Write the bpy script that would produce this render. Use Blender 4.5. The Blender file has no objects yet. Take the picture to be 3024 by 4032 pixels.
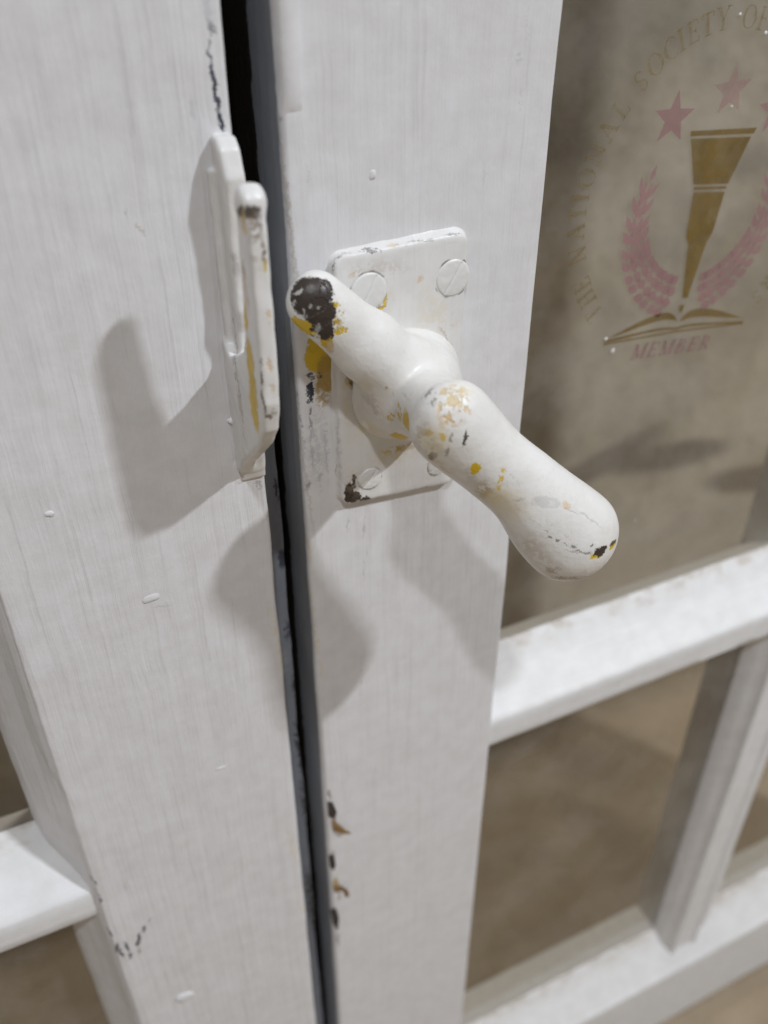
import bpy, bmesh, math, random
import numpy as np
from mathutils import Vector, Matrix, noise
from mathutils.bvhtree import BVHTree

random.seed(7)
MM = 0.001
S = bpy.context.scene
C = S.collection

# ------------------------------------------------------------------ camera
CAM = Vector((-0.08460, -0.16565, 0.09217))
RT = Vector((0.90103373, -0.43374525, -0.00180761))
DN = Vector((-0.25222319, -0.52055229, -0.81572592))
FW = Vector((0.35287629, 0.73545249, -0.57843578))
FPX = 3520.0                                    # focal length in photo pixels (photo 3024 x 4032)
cd = bpy.data.cameras.new("camera")
cam = bpy.data.objects.new("camera", cd)
C.objects.link(cam)
Rm = Matrix((RT, -DN, -FW)).transposed()
cam.matrix_world = Matrix.Translation(CAM) @ Rm.to_4x4()
cd.sensor_fit = 'VERTICAL'
cd.sensor_height = 36.0
cd.lens = 36.0 * FPX / 4032.0
cd.clip_start = 0.005
cd.clip_end = 50.0
cd.dof.use_dof = True
cd.dof.focus_distance = 0.196
cd.dof.aperture_fstop = 10.5
S.camera = cam

# ------------------------------------------------------------------ world and lamps
w = bpy.data.worlds.new("World")
S.world = w
w.use_nodes = True
wb = w.node_tree.nodes["Background"]
wb.inputs[0].default_value = (1.0, 0.94, 0.88, 1)
wb.inputs[1].default_value = 0.15
S.view_settings.view_transform = 'Standard'
S.view_settings.look = 'None'
S.view_settings.exposure = 0.27
S.cycles.transparent_max_bounces = 40


def lamp(name, direction, dist, power, sx, sy, col):
    ld = bpy.data.lights.new(name, 'AREA')
    ld.shape = 'RECTANGLE'
    ld.size, ld.size_y = sx, sy
    ld.energy = power
    ld.color = col
    o = bpy.data.objects.new(name, ld)
    C.objects.link(o)
    d = Vector(direction).normalized()
    o.location = d * dist
    o.rotation_euler = d.to_track_quat('Z', 'Y').to_euler()
    return o


lamp("ceiling_lamp_right", (1.0, -1, 1.43), 2.2, 23.5, 0.10, 0.055, (0.90, 0.94, 1.0))
lamp("added_lamp_behind", (0.06, 0.2, 1.0), 2.2, 13.0, 0.16, 0.08, (1.0, 0.95, 0.86))  # added lamp, brightens the floor and rear ledges behind the glass
lamp("ceiling_lamp_front", (-0.34, -1, 1.65), 2.2, 14.0, 0.13, 0.06, (0.90, 0.94, 1.0))




# ------------------------------------------------------------------ helpers
def hexcol(r, g, b):
    f = lambda c: (c / 255 / 12.92) if c / 255 < 0.04045 else ((c / 255 + 0.055) / 1.055) ** 2.4
    return (f(r), f(g), f(b), 1)


def ray(px, py):
    return (RT * (px - 1512.0) + DN * (py - 2016.0) + FW * FPX).normalized()


def at(px, py, y=0.0):
    r = ray(px, py)
    return CAM + r * ((y - CAM.y) / r.y)


def new_obj(name, me, mat=None, parent=None, smooth=True):
    o = bpy.data.objects.new(name, me)
    C.objects.link(o)
    if mat is not None:
        me.materials.append(mat)
    if smooth:
        for p in me.polygons:
            p.use_smooth = True
    if parent is not None:
        o.parent = parent
        o.location = -Vector(parent.location)   # mesh data stay in place coordinates
    return o


def pymesh(name, V, F):
    me = bpy.data.meshes.new(name)
    me.from_pydata([tuple(v) for v in V], [], [tuple(f) for f in F])
    me.update()
    return me


def thing(name, label, cat, loc, group=None):
    o = bpy.data.objects.new(name, None)
    o.empty_display_size = 0.02
    C.objects.link(o)
    o.location = loc
    o['label'] = label
    o['category'] = cat
    if group:
        o['group'] = group
    return o


def sweep(name, prof, axis, a, b, n, mat, parent, wob=0.12, seed=0.0, fine=3.0):
    """closed profile [(u, y)] in mm swept along world axis 'x' or 'z' from a to b (mm); slightly uneven like hand painted wood"""
    # subdivide long profile edges
    P = []
    m = len(prof)
    for i in range(m):
        p, q = prof[i], prof[(i + 1) % m]
        L = math.hypot(q[0] - p[0], q[1] - p[1])
        k = max(1, int(L / fine))
        for j in range(k):
            t = j / k
            P.append((p[0] + (q[0] - p[0]) * t, p[1] + (q[1] - p[1]) * t))
    m = len(P)
    V, F = [], []
    for i in range(n + 1):
        s = a + (b - a) * i / n
        for (u, y) in P:
            q = Vector((u * 0.09 + seed, y * 0.09, s * 0.045))
            d1 = noise.noise(q) * wob
            d2 = noise.noise(q + Vector((31, 7, 3))) * wob
            d3 = noise.noise(Vector((u * .3 + seed, y * .3, s * 0.25))) * wob * 0.35
            uu, yy = u + d1 + d3, y + d2 + d3 * .5
            V.append((uu * MM, yy * MM, s * MM) if axis == 'z' else (s * MM, yy * MM, uu * MM))
    for i in range(n):
        for j in range(m):
            j2 = (j + 1) % m
            F.append((i * m + j, i * m + j2, (i + 1) * m + j2, (i + 1) * m + j))
    F.append(tuple(range(m - 1, -1, -1)))
    F.append(tuple(n * m + j for j in range(m)))
    me = pymesh(name, V, F)
    bm = bmesh.new()
    bm.from_mesh(me)
    bmesh.ops.recalc_face_normals(bm, faces=bm.faces)
    bm.to_mesh(me)
    bm.free()
    o = new_obj(name, me, mat, parent)
    try:
        me.set_sharp_from_angle(angle=math.radians(38))
    except Exception:
        pass
    return o


def surface_nets(f, lo, hi, h):
    """mesh of f = 0 (mm grid) as quads"""
    ax = [np.arange(lo[i], hi[i] + h, h) for i in range(3)]
    G = np.meshgrid(*ax, indexing='ij')
    D = f(*G)
    s = D < 0
    nx, ny, nz = D.shape
    acc = np.zeros((nx - 1, ny - 1, nz - 1, 3))
    cnt = np.zeros((nx - 1, ny - 1, nz - 1))
    off = [(i, j, k) for i in (0, 1) for j in (0, 1) for k in (0, 1)]
    sl = lambda o: D[o[0]:nx - 1 + o[0], o[1]:ny - 1 + o[1], o[2]:nz - 1 + o[2]]
    for p in off:
        for d in range(3):
            if p[d] == 0:
                q = list(p)
                q[d] = 1
                a, b = sl(p), sl(q)
                c = (a < 0) != (b < 0)
                den = np.where(c, a - b, 1.0)
                t = np.where(c, a / den, 0)
                for e in range(3):
                    acc[..., e] += np.where(c, p[e] + (t if e == d else 0), 0)
                cnt += c
    act = cnt > 0
    idx = -np.ones(act.shape, int)
    idx[act] = np.arange(act.sum())
    I = np.argwhere(act)
    V = (I + acc[act] / cnt[act][:, None]) * h + np.array(lo)
    Q = []
    for d in range(3):
        A = [slice(1, -1)] * 3
        B = [slice(1, -1)] * 3
        A[d] = slice(0, -1)
        B[d] = slice(1, None)
        a, b = s[tuple(A)], s[tuple(B)]
        e1, e2 = [x for x in range(3) if x != d]
        W = np.argwhere(a != b)
        inside = a[tuple(W.T)]
        base = W.copy()
        base[:, e1] += 1
        base[:, e2] += 1

        def cell(o1, o2):
            c = base.copy()
            c[:, e1] -= o1
            c[:, e2] -= o2
            return idx[tuple(c.T)]
        quad = np.stack([cell(1, 1), cell(0, 1), cell(0, 0), cell(1, 0)], 1)
        flip = inside if d != 1 else ~inside
        quad[~flip] = quad[~flip][:, ::-1]
        Q.append(quad)
    return V, np.concatenate(Q)


def smin(a, b, k):
    hh = np.clip(0.5 + 0.5 * (b - a) / k, 0, 1)
    return b * (1 - hh) + a * hh - k * hh * (1 - hh)


def cone(x, n, z, a, b, ra, rb, flat_=1.0):
    """round cone from a to b; flat_ > 1 squashes it along n, the direction out of the sash"""
    a, b = np.array(a, float), np.array(b, float)
    d = b - a
    q = d * np.array([1, 1 if flat_ == 1.0 else 0, 1])
    t = np.clip(((x - a[0]) * q[0] + (n - a[1]) * q[1] + (z - a[2]) * q[2]) / (q @ q), 0, 1)
    return np.sqrt((x - a[0] - d[0] * t) ** 2 + ((n - a[1] - d[1] * t) * flat_) ** 2 + (z - a[2] - d[2] * t) ** 2) - (ra + (rb - ra) * t)


# ------------------------------------------------------------------ materials
class NT:
    def __init__(self, name):
        self.m = bpy.data.materials.new(name)
        self.m.use_nodes = True
        self.t = self.m.node_tree
        self.n = self.t.nodes
        self.n.clear()
        self.out = self.n.new('ShaderNodeOutputMaterial')

    def new(self, typ, **kw):
        n = self.n.new(typ)
        for k, v in kw.items():
            setattr(n, k, v)
        return n

    def set(self, sock, v):
        if hasattr(v, 'node') and hasattr(v, 'is_output'):
            self.t.links.new(v, sock)
        else:
            sock.default_value = v

    def math(self, op, a, b=None, c=None, clamp=False):
        n = self.new('ShaderNodeMath', operation=op, use_clamp=clamp)
        self.set(n.inputs[0], a)
        if b is not None:
            self.set(n.inputs[1], b)
        if c is not None:
            self.set(n.inputs[2], c)
        return n.outputs[0]

    def vmath(self, op, a, b=None):
        n = self.new('ShaderNodeVectorMath', operation=op)
        self.set(n.inputs[0], a)
        if b is not None:
            if op == 'SCALE':
                self.set(n.inputs[3], b)
            else:
                self.set(n.inputs[1], b)
        return n.outputs['Value'] if op in ('LENGTH', 'DISTANCE', 'DOT_PRODUCT') else n.outputs['Vector']

    def noise(self, vec, scale, detail=2.0, rough=0.5, color=False):
        n = self.new('ShaderNodeTexNoise')
        self.set(n.inputs['Vector'], vec)
        n.inputs['Scale'].default_value = scale
        n.inputs['Detail'].default_value = detail
        n.inputs['Roughness'].default_value = rough
        return n.outputs['Color' if color else 'Fac']

    def ramp(self, v, a, b, lo=0.0, hi=1.0):
        n = self.new('ShaderNodeMapRange', interpolation_type='SMOOTHSTEP')
        self.set(n.inputs[0], v)
        for i, k in ((1, a), (2, b), (3, lo), (4, hi)):
            self.set(n.inputs[i], k)
        return n.outputs[0]

    def mix(self, f, a, b):
        n = self.new('ShaderNodeMix', data_type='RGBA')
        self.set(n.inputs[0], f)
        self.set(n.inputs[6], a)
        self.set(n.inputs[7], b)
        return n.outputs[2]

    def scale(self, vec, s):
        return self.vmath('MULTIPLY', vec, s)


COL = dict(black=(0.045, 0.033, 0.026, 1), yellow=(0.68, 0.46, 0.02, 1), ochre=(0.42, 0.27, 0.05, 1), tan=(0.68, 0.49, 0.27, 1),
           grey=(0.30, 0.29, 0.28, 1), dirt=(0.42, 0.34, 0.25, 1), blue=(0.03, 0.033, 0.06, 1), lgrey=(0.50, 0.49, 0.47, 1),
           cream=(0.74, 0.63, 0.40, 1), white=(0.80, 0.785, 0.76, 1), brown=(0.12, 0.07, 0.04, 1), slate=(0.36, 0.38, 0.43, 1),
           raw=(0.035, 0.027, 0.02, 1))


def paint(name, marks=(), base=(0.785, 0.78, 0.795, 1), streak=1.0, axis='z', rough=0.36, jitter=0.9, extra=None, dirt_y=False):
    """old hand-brushed gloss paint; marks = [(colour, centre, (rx, ry, rz), rotation, soft, strength, dapple)] chips and stains at fixed spots"""
    t = NT(name)
    co = t.new('ShaderNodeTexCoord').outputs['Object']
    co = t.scale(co, (1000, 1000, 1000))                     # millimetres
    nz = t.noise(co, 0.55, 3.0, 0.6, True)
    nz = t.vmath('SUBTRACT', nz, (0.5, 0.5, 0.5))
    nz2 = t.noise(co, 2.6, 2.0, 0.6, True)
    nz2 = t.vmath('SUBTRACT', nz2, (0.5, 0.5, 0.5))
    warp = t.vmath('ADD', t.vmath('SCALE', nz, jitter * 2.6), t.vmath('SCALE', nz2, jitter * 1.6))
    cw = t.vmath('ADD', co, warp)
    dap = t.noise(co, 0.62, 4.0, 0.62)
    # brush marks
    big = t.noise(co, 0.06, 2.0, 0.5, True)
    cs = t.vmath('ADD', co, t.vmath('SCALE', big, 1.6))
    sc = {'z': (1.0, 1.0, 0.018), 'x': (0.018, 1.0, 1.0), 'n': (0.55, 0.55, 0.55)}[axis]
    st = t.noise(t.scale(cs, sc), 0.75, 4.0, 0.66)
    st2 = t.noise(t.scale(cs, sc), 0.35, 2.0, 0.5)
    lump = t.noise(co, 0.16, 3.0, 0.55)
    peb = t.noise(co, 1.3, 3.0, 0.6)
    col = t.mix(t.ramp(lump, 0.3, 0.72), base, (base[0] * .93, base[1] * .925, base[2] * .915, 1))
    col = t.mix(t.math('MULTIPLY', t.ramp(st, 0.56, 0.82), 0.30 * streak), col, (base[0] * .62, base[1] * .6, base[2] * .58, 1))
    st = t.math('MULTIPLY', st, t.ramp(t.noise(t.scale(co, (1, 1, .4)), 0.075, 2.0), 0.36, 0.64, 0.72, 1.12))
    h = t.math('MULTIPLY', st, 0.75 * streak)
    h = t.math('ADD', h, t.math('MULTIPLY', st2, 0.9 * streak))
    h = t.math('ADD', h, t.math('MULTIPLY', lump, 0.9))
    h = t.math('ADD', h, t.math('MULTIPLY', peb, 0.16))
    rg = t.ramp(st, 0.3, 0.8, rough, rough + 0.14)
    if dirt_y:
        sx = t.new('ShaderNodeSeparateXYZ')
        t.set(sx.inputs[0], co)
        f = t.ramp(t.math('ADD', sx.outputs[1], t.math('MULTIPLY', t.noise(t.scale(co, (0.3, 1, 1)), 0.45, 4.0, 0.65), 9.0)), 18.6, 22.5)
        f = t.math('MULTIPLY', f, t.math('LESS_THAN', sx.outputs[1], 19.0))
        f = t.math('MULTIPLY', f, t.ramp(t.noise(co, 0.12, 2.0, 0.6), 0.38, 0.6))
        col = t.mix(t.math('MULTIPLY', f, 0.48), col, COL['dirt'])
    if extra:
        col = extra(t, co, col)
    deep = 0
    for im, mk in enumerate(marks):
        if im % 6 == 5:                                      # keeps the shader compiler from holding every mark at once
            cw = t.vmath('ADD', cw, t.vmath('SCALE', col, 1e-5))
        key, cen, rad, rot, soft, power, dp = mk
        if key.startswith('ring'):
            d = t.vmath('DISTANCE', t.vmath('ADD', co, t.vmath('SCALE', nz, 0.55)), tuple(cen))
            d = t.math('ABSOLUTE', t.math('SUBTRACT', d, rad[0]))
            f = t.ramp(d, rad[1] * .4, rad[1], 1.0, 0.0)
            f = t.math('MULTIPLY', f, t.ramp(t.noise(co, 0.42, 2.0), 0.42, 0.68))
            key = 'grey'
        else:
            mp = t.new('ShaderNodeMapping', vector_type='TEXTURE')
            t.set(mp.inputs[0], cw)
            mp.inputs[1].default_value = cen
            mp.inputs[2].default_value = rot
            mp.inputs[3].default_value = rad
            d = t.vmath('LENGTH', mp.outputs[0])
            f = t.ramp(d, 1.0 - soft, 1.0 + soft, 1.0, 0.0)
        if dp:
            f = t.math('MULTIPLY', f, t.ramp(dap, 0.40 + dp * .16, 0.50 + dp * .16))
        if power < 1:
            f = t.math('MULTIPLY', f, power)
        col = t.mix(f, col, COL[key])
        if key in ('black', 'yellow', 'tan') and deep < 16:
            deep += 1
            h = t.math('SUBTRACT', h, t.math('MULTIPLY', f, 1.1 if key == 'black' else 0.55))
    bp = t.new('ShaderNodeBump')
    bp.inputs['Strength'].default_value = 1.0
    bp.inputs['Distance'].default_value = 0.00017
    t.set(bp.inputs['Height'], h)
    b = t.new('ShaderNodeBsdfPrincipled')
    t.set(b.inputs['Base Color'], col)
    t.set(b.inputs['Roughness'], rg)
    b.inputs['Specular IOR Level'].default_value = 0.45
    t.set(b.inputs['Normal'], bp.outputs[0])
    t.t.links.new(b.outputs[0], t.out.inputs[0])
    return t.m


def cam_euler(ang):
    """rotation whose axes are the view's right and up turned by ang (degrees, clockwise in the picture)"""
    a = math.radians(ang)
    u = RT * math.cos(a) + DN * math.sin(a)
    v = -RT * math.sin(a) + DN * math.cos(a)
    return tuple(Matrix((u, v, u.cross(v))).transposed().to_euler())


def marks_on(spots, surf):
    """spots = [(colour, px, py, rx, ry, angle, soft, strength, dapple)] ; surf(px, py) -> point (m) on the real surface"""
    out = []
    for s in spots:
        key, px, py, rx, ry = s[:5]
        ang = s[5] if len(s) > 5 else 0
        soft = s[6] if len(s) > 6 else 0.12
        pw = s[7] if len(s) > 7 else 1.0
        dp = s[8] if len(s) > 8 else 0
        p = surf(px, py)
        if p is None:
            continue
        k = FPX / ((p - CAM).dot(FW) * 1000)             # px per mm there
        if key == 'ring':
            out.append((key, tuple(p * 1000), (rx, ry), None, soft, pw, dp))
        else:
            out.append((key, tuple(p * 1000), (rx / k, ry / k, max(3.0, rx / k, ry / k)), cam_euler(ang), soft, pw, dp))
    return out


def flat(y):
    return lambda px, py: at(px, py, y)


# plain materials
def simple(name, col, rough=0.6, metal=0.0, nscale=0.4, var=0.25, bump=0.0001, alpha=None):
    t = NT(name)
    co = t.scale(t.new('ShaderNodeTexCoord').outputs['Object'], (1000, 1000, 1000))
    n1 = t.noise(co, nscale, 4.0, 0.6)
    c = t.mix(t.ramp(n1, 0.3, 0.7), col, (col[0] * (1 - var), col[1] * (1 - var), col[2] * (1 - var), 1))
    bp = t.new('ShaderNodeBump')
    bp.inputs['Distance'].default_value = bump
    t.set(bp.inputs['Height'], n1)
    b = t.new('ShaderNodeBsdfPrincipled')
    t.set(b.inputs['Base Color'], c)
    b.inputs['Roughness'].default_value = rough
    b.inputs['Metallic'].default_value = metal
    t.set(b.inputs['Normal'], bp.outputs[0])
    if alpha is not None:
        f = t.ramp(t.noise(co, 0.25, 3.0, 0.6), 0.30, 0.68, alpha[1], alpha[0])
        t.set(b.inputs['Alpha'], f)
    t.t.links.new(b.outputs[0], t.out.inputs[0])
    return t.m


def glass_mat():
    t = NT('old_window_glass')
    co = t.scale(t.new('ShaderNodeTexCoord').outputs['Object'], (1000, 1000, 1000))
    tr = t.new('ShaderNodeBsdfTransparent')
    tr.inputs[0].default_value = (0.96, 0.955, 0.925, 1)
    gl = t.new('ShaderNodeBsdfGlossy')
    gl.inputs['Roughness'].default_value = 0.015
    df = t.new('ShaderNodeBsdfDiffuse')
    df.inputs[0].default_value = (0.62, 0.60, 0.56, 1)
    fr = t.new('ShaderNodeFresnel')
    fr.inputs[0].default_value = 1.45
    m1 = t.new('ShaderNodeMixShader')
    dust = t.ramp(t.noise(co, 0.035, 5.0, 0.65), 0.32, 0.75, 0.015, 0.16)
    t.set(m1.inputs[0], dust)
    t.t.links.new(tr.outputs[0], m1.inputs[1])
    t.t.links.new(df.outputs[0], m1.inputs[2])
    m2 = t.new('ShaderNodeMixShader')
    t.set(m2.inputs[0], t.math('MULTIPLY', fr.outputs[0], 1.2, clamp=True))
    t.t.links.new(m1.outputs[0], m2.inputs[1])
    t.t.links.new(gl.outputs[0], m2.inputs[2])
    t.t.links.new(m2.outputs[0], t.out.inputs[0])
    return t.m


def concrete(name, dark, light, spots=()):
    t = NT(name)
    co = t.new('ShaderNodeTexCoord').outputs['Object']
    a = t.noise(co, 9.0, 5.0, 0.62)
    b_ = t.noise(co, 60.0, 4.0, 0.6)
    c = t.mix(t.ramp(a, 0.33, 0.68), dark, light)
    c = t.mix(t.math('MULTIPLY', t.ramp(b_, 0.5, 0.8), 0.35), c, (dark[0] * .6, dark[1] * .6, dark[2] * .6, 1))
    cw = t.vmath('ADD', co, t.vmath('SCALE', t.vmath('SUBTRACT', t.noise(co, 14.0, 3.0, 0.5, True), (0.5, 0.5, 0.5)), 0.014))
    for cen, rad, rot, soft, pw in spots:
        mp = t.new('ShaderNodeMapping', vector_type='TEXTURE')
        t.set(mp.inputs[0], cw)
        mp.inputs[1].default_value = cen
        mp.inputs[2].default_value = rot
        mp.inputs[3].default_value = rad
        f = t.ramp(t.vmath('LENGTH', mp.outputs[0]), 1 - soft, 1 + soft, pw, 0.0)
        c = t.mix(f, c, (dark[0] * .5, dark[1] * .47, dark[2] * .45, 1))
    bp = t.new('ShaderNodeBump')
    bp.inputs['Distance'].default_value = 0.002
    t.set(bp.inputs['Height'], b_)
    b = t.new('ShaderNodeBsdfPrincipled')
    t.set(b.inputs['Base Color'], c)
    b.inputs['Roughness'].default_value = 0.85
    t.set(b.inputs['Normal'], bp.outputs[0])
    t.t.links.new(b.outputs[0], t.out.inputs[0])
    return t.m


# ------------------------------------------------------------------ ground and wall behind
FLOOR_Z = -487.6
WALL_Y = 275.0


def sheet(name, V, mat):
    o = new_obj(name, pymesh(name, [tuple(c * MM for c in v) for v in V], [(0, 1, 2, 3)]), mat, None, False)
    return o


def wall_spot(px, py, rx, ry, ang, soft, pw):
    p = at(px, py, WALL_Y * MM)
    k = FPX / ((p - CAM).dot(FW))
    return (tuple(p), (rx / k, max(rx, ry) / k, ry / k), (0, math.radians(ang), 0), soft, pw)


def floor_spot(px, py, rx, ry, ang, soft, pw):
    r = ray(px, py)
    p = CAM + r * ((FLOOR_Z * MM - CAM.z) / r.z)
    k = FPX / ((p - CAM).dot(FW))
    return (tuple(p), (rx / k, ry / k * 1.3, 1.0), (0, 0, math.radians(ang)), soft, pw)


WALL_SHADOW_AND_MARKS = [wall_spot(2330, 1850, 330, 62, -16, .35, .8), wall_spot(2640, 1800, 300, 62, 6, .35, .8), wall_spot(2960, 1890, 260, 60, 14, .35, .75), wall_spot(2500, 60, 420, 160, 0, .7, .35),  # first three paint a curved shadow band into the wall colour
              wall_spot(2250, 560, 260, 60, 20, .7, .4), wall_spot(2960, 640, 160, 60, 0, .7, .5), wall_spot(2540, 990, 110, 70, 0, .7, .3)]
FLOOR_SHADOW_SPOTS = [floor_spot(2290, 3000, 90, 150, 30, .7, .45), floor_spot(2400, 3250, 80, 170, 30, .7, .45), floor_spot(2450, 3420, 90, 100, 20, .7, .3)]  # diagonal shadow of a bar, painted into the floor colour
m_floor = concrete('brown_concrete_floor', (0.29, 0.225, 0.15, 1), (0.38, 0.30, 0.205, 1), FLOOR_SHADOW_SPOTS)
m_wall = concrete('brown_concrete_wall', (0.34, 0.295, 0.225, 1), (0.56, 0.50, 0.40, 1), WALL_SHADOW_AND_MARKS)
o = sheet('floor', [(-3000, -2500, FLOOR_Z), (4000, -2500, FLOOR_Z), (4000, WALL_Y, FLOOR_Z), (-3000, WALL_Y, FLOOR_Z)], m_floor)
o['kind'] = 'structure'
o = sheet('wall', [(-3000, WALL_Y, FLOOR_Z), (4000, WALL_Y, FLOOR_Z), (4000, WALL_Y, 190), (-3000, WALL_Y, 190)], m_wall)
o['kind'] = 'structure'

# ------------------------------------------------------------------ the two sashes
GY = 18.0                                              # glass plane behind the stile face
left = thing('casement_sash', 'left white casement sash carrying the hook keeper, black rub marks near its top', 'window sash',
             (-0.0655, 0.018, FLOOR_Z * MM), 'pair of white casement sashes')
right = thing('casement_sash', 'right white casement sash carrying the lever handle, a faded emblem on its glass', 'window sash',
              (0.0045, 0.018, FLOOR_Z * MM), 'pair of white casement sashes')

TOPZ = 400.0
BOTZ = -487.0


def side_fade(t, co, col):
    """paint stops part way round the rebate edge: bare dark wood behind"""
    s = t.new('ShaderNodeSeparateXYZ')
    t.set(s.inputs[0], co)
    y = t.math('ADD', s.outputs[1], t.math('MULTIPLY', t.noise(co, 0.22, 4.0, 0.7), 5.0))
    near = t.math('LESS_THAN', t.math('ABSOLUTE', t.math('ADD', s.outputs[0], 30.0)), 5.6)
    f = t.math('MULTIPLY', t.ramp(y, 17.2, 18.0), near)
    old = t.math('MULTIPLY', t.ramp(t.math('ADD', s.outputs[1], t.math('MULTIPLY', t.noise(co, 0.5, 3.0, 0.6), 1.2)), 2.2, 3.0), near)  # mask of the rebate edge for the darker grey-blue mix
    col = t.mix(t.math('MULTIPLY', old, 0.9), col, (0.27, 0.285, 0.31, 1))   # rebate edge mixed towards a darker grey-blue
    return t.mix(f, col, COL['raw'])


LS = [  # left stile
    ('blue', 838, 110, 7, 20, 8, .3, .6), ('blue', 826, 95, 6, 12, 0, .3, .4), ('blue', 823, 165, 6, 14, 0, .3, .6), ('blue', 828, 215, 6, 20, -6, .3, .8),
    ('blue', 841, 305, 9, 48, -8, .35, .95), ('blue', 851, 385, 9, 45, -6, .35, .95), ('blue', 869, 474, 11, 32, -4, .35, 1),
    ('slate', 818, 30, 14, 60, 0, .5, .35), ('slate', 758, 430, 8, 30, 0, .5, .3),
    ('dirt', 552, 900, 7, 18, -30, .5, .5), ('grey', 500, 838, 3, 20, 0, .5, .5),
    ('dirt', 880, 640, 6, 60, -4, .6, .3), ('grey', 921, 1500, 2.5, 190, -5, .4, .8), ('grey', 1015, 1907, 16, 16, 0, .3, .55, .3),
    ('blue', 366, 3470, 4, 34, -25, .3, .8), ('blue', 378, 3520, 3, 24, -12, .3, .8), ('blue', 396, 3545, 5, 14, 0, .3, .75),
    ('blue', 432, 3672, 5, 26, -20, .3, .9), ('blue', 458, 3735, 6, 34, 12, .3, .9), ('blue', 478, 3752, 6, 38, -8, .3, .9),
    ('blue', 500, 3728, 5, 38, -6, .3, .9), ('blue', 512, 3765, 5, 18, 0, .3, .9), ('blue', 545, 3700, 6, 44, 14, .3, .9), ('blue', 552, 3742, 3, 18, 14, .3, .8),
    ('blue', 568, 3655, 5, 22, 16, .3, .8), ('blue', 590, 3620, 3, 16, 40, .4, .4), ('slate', 490, 3490, 14, 22, 10, .4, .3, .4),
    ('cream', 1150, 3330, 12, 120, -6, .6, .5, .3), ('cream', 1185, 3560, 10, 90, -6, .6, .5, .3), ('cream', 1085, 2500, 8, 200, -5, .6, .4, .3),
    ('dirt', 195, 3060, 10, 200, -16, .6, .25), ('lgrey', 640, 2385, 30, 5, 0, .5, .6),
]
RS = [  # right stile
    ('yellow', 1262, 1400, 66, 78, 0, .10, 1), ('ochre', 1290, 1470, 46, 84, 0, .2, .9), ('ochre', 1268, 1540, 26, 80, 0, .35, .7, .3), ('yellow', 1232, 1350, 20, 30, 0, .15, 1),
    ('blue', 1222, 1545, 13, 45, 0, .10, 1), ('blue', 1236, 1482, 32, 9, -4, .25, .9, .3), ('blue', 1224, 1640, 6, 50, 0, .25, .8, .2), ('blue', 1316, 1520, 4, 130, -1, .3, .9),
    ('grey', 1319, 1650, 3, 90, -1, .4, .8), ('slate', 1250, 1760, 42, 170, 0, .5, .24, .2), ('slate', 1228, 1700, 5, 150, -2, .5, .5, .1), ('slate', 1285, 1780, 6, 130, 0, .5, .4, .1), ('slate', 1258, 1860, 4, 110, 0, .5, .4, .1),
    ('slate', 1182, 1650, 5, 170, -5, .4, .7, .3), ('dirt', 1142, 900, 9, 340, -4, .6, .45), ('dirt', 1140, 370, 7, 30, 0, .5, .6), ('blue', 1132, 362, 5, 14, 0, .4, .8),
    ('grey', 1215, 1912, 8, 16, 0, .3, .8), ('grey', 1227, 1790, 3, 70, -3, .4, .5), ('dirt', 1192, 1800, 6, 400, -5, .6, .35),
    ('grey', 1433, 2080, 2.5, 60, 2, .5, .55, .3), ('grey', 1372, 2065, 3, 24, 0, .5, .5), ('grey', 1437, 2230, 2, 90, 6, .5, .35, .3), ('grey', 1420, 2700, 2, 160, 2, .5, .4, .3),
    ('lgrey', 1470, 3300, 3, 140, 0, .6, .4, .4), ('cream', 1245, 2500, 8, 260, -4, .6, .6, .2), ('cream', 1222, 2180, 6, 90, -4, .6, .5, .2),
    ('brown', 1318, 3230, 7, 34, -6, .25, .9), ('blue', 1303, 3195, 8, 30, -4, .3, .9), ('brown', 1308, 3370, 9, 42, -4, .3, .9, .3), ('ochre', 1322, 3480, 11, 46, -4, .3, .8),
    ('brown', 1318, 3610, 11, 60, -6, .3, .95), ('grey', 1330, 3700, 6, 50, -4, .4, .7), ('brown', 1297, 3130, 5, 30, -6, .3, .7),
    ('slate', 2044, 225, 12, 18, 0, .5, .3, .3), ('slate', 2052, 390, 7, 30, 0, .5, .3, .3), ('slate', 2077, 100, 8, 60, 0, .5, .2, .4),
    ('lgrey', 1905, 690, 4, 50, 3, .5, .25), ('lgrey', 1215, 690, 3, 50, 0, .5, .4),
]
m_left = paint('brushed_white_paint', marks_on(LS, flat(0.0)), extra=side_fade, streak=2.0)
m_right = paint('brushed_white_paint_worn', marks_on(RS, flat(0.0)), extra=side_fade, streak=1.2)
m_bar = paint('white_bar_paint', (), axis='x', streak=0.5, dirt_y=True, base=(0.80, 0.80, 0.80, 1))
m_vbar = paint('white_upright_bar_paint', (), axis='z', streak=0.4, base=(0.80, 0.80, 0.805, 1))
TS = [('blue', 1112, 2200, 14, 46, 0, .3, .8), ('slate', 1100, 2060, 16, 60, 0, .4, .8, .2), ('lgrey', 1150, 2360, 8, 60, -4, .4, .8), ('blue', 1130, 2480, 14, 50, 0, .3, .7, .15), ('lgrey', 1120, 2600, 12, 70, -4, .5, .5, .3),
      ('raw', 1165, 2700, 14, 90, -4, .3, .8, .2), ('slate', 1150, 2620, 20, 60, 0, .4, .7, .3), ('raw', 1180, 2960, 14, 160, -4, .3, .8, .2), ('raw', 1210, 3200, 16, 200, -4, .3, .85, .15), ('raw', 1240, 3600, 20, 300, -4, .3, .9, .1), ('raw', 1090, 1930, 6, 60, -4, .3, .8)]
m_tongue = paint('grey_blue_rebate_paint', marks_on(TS, flat(0.013)), base=(0.33, 0.35, 0.40, 1), streak=1.0, rough=0.55)
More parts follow.
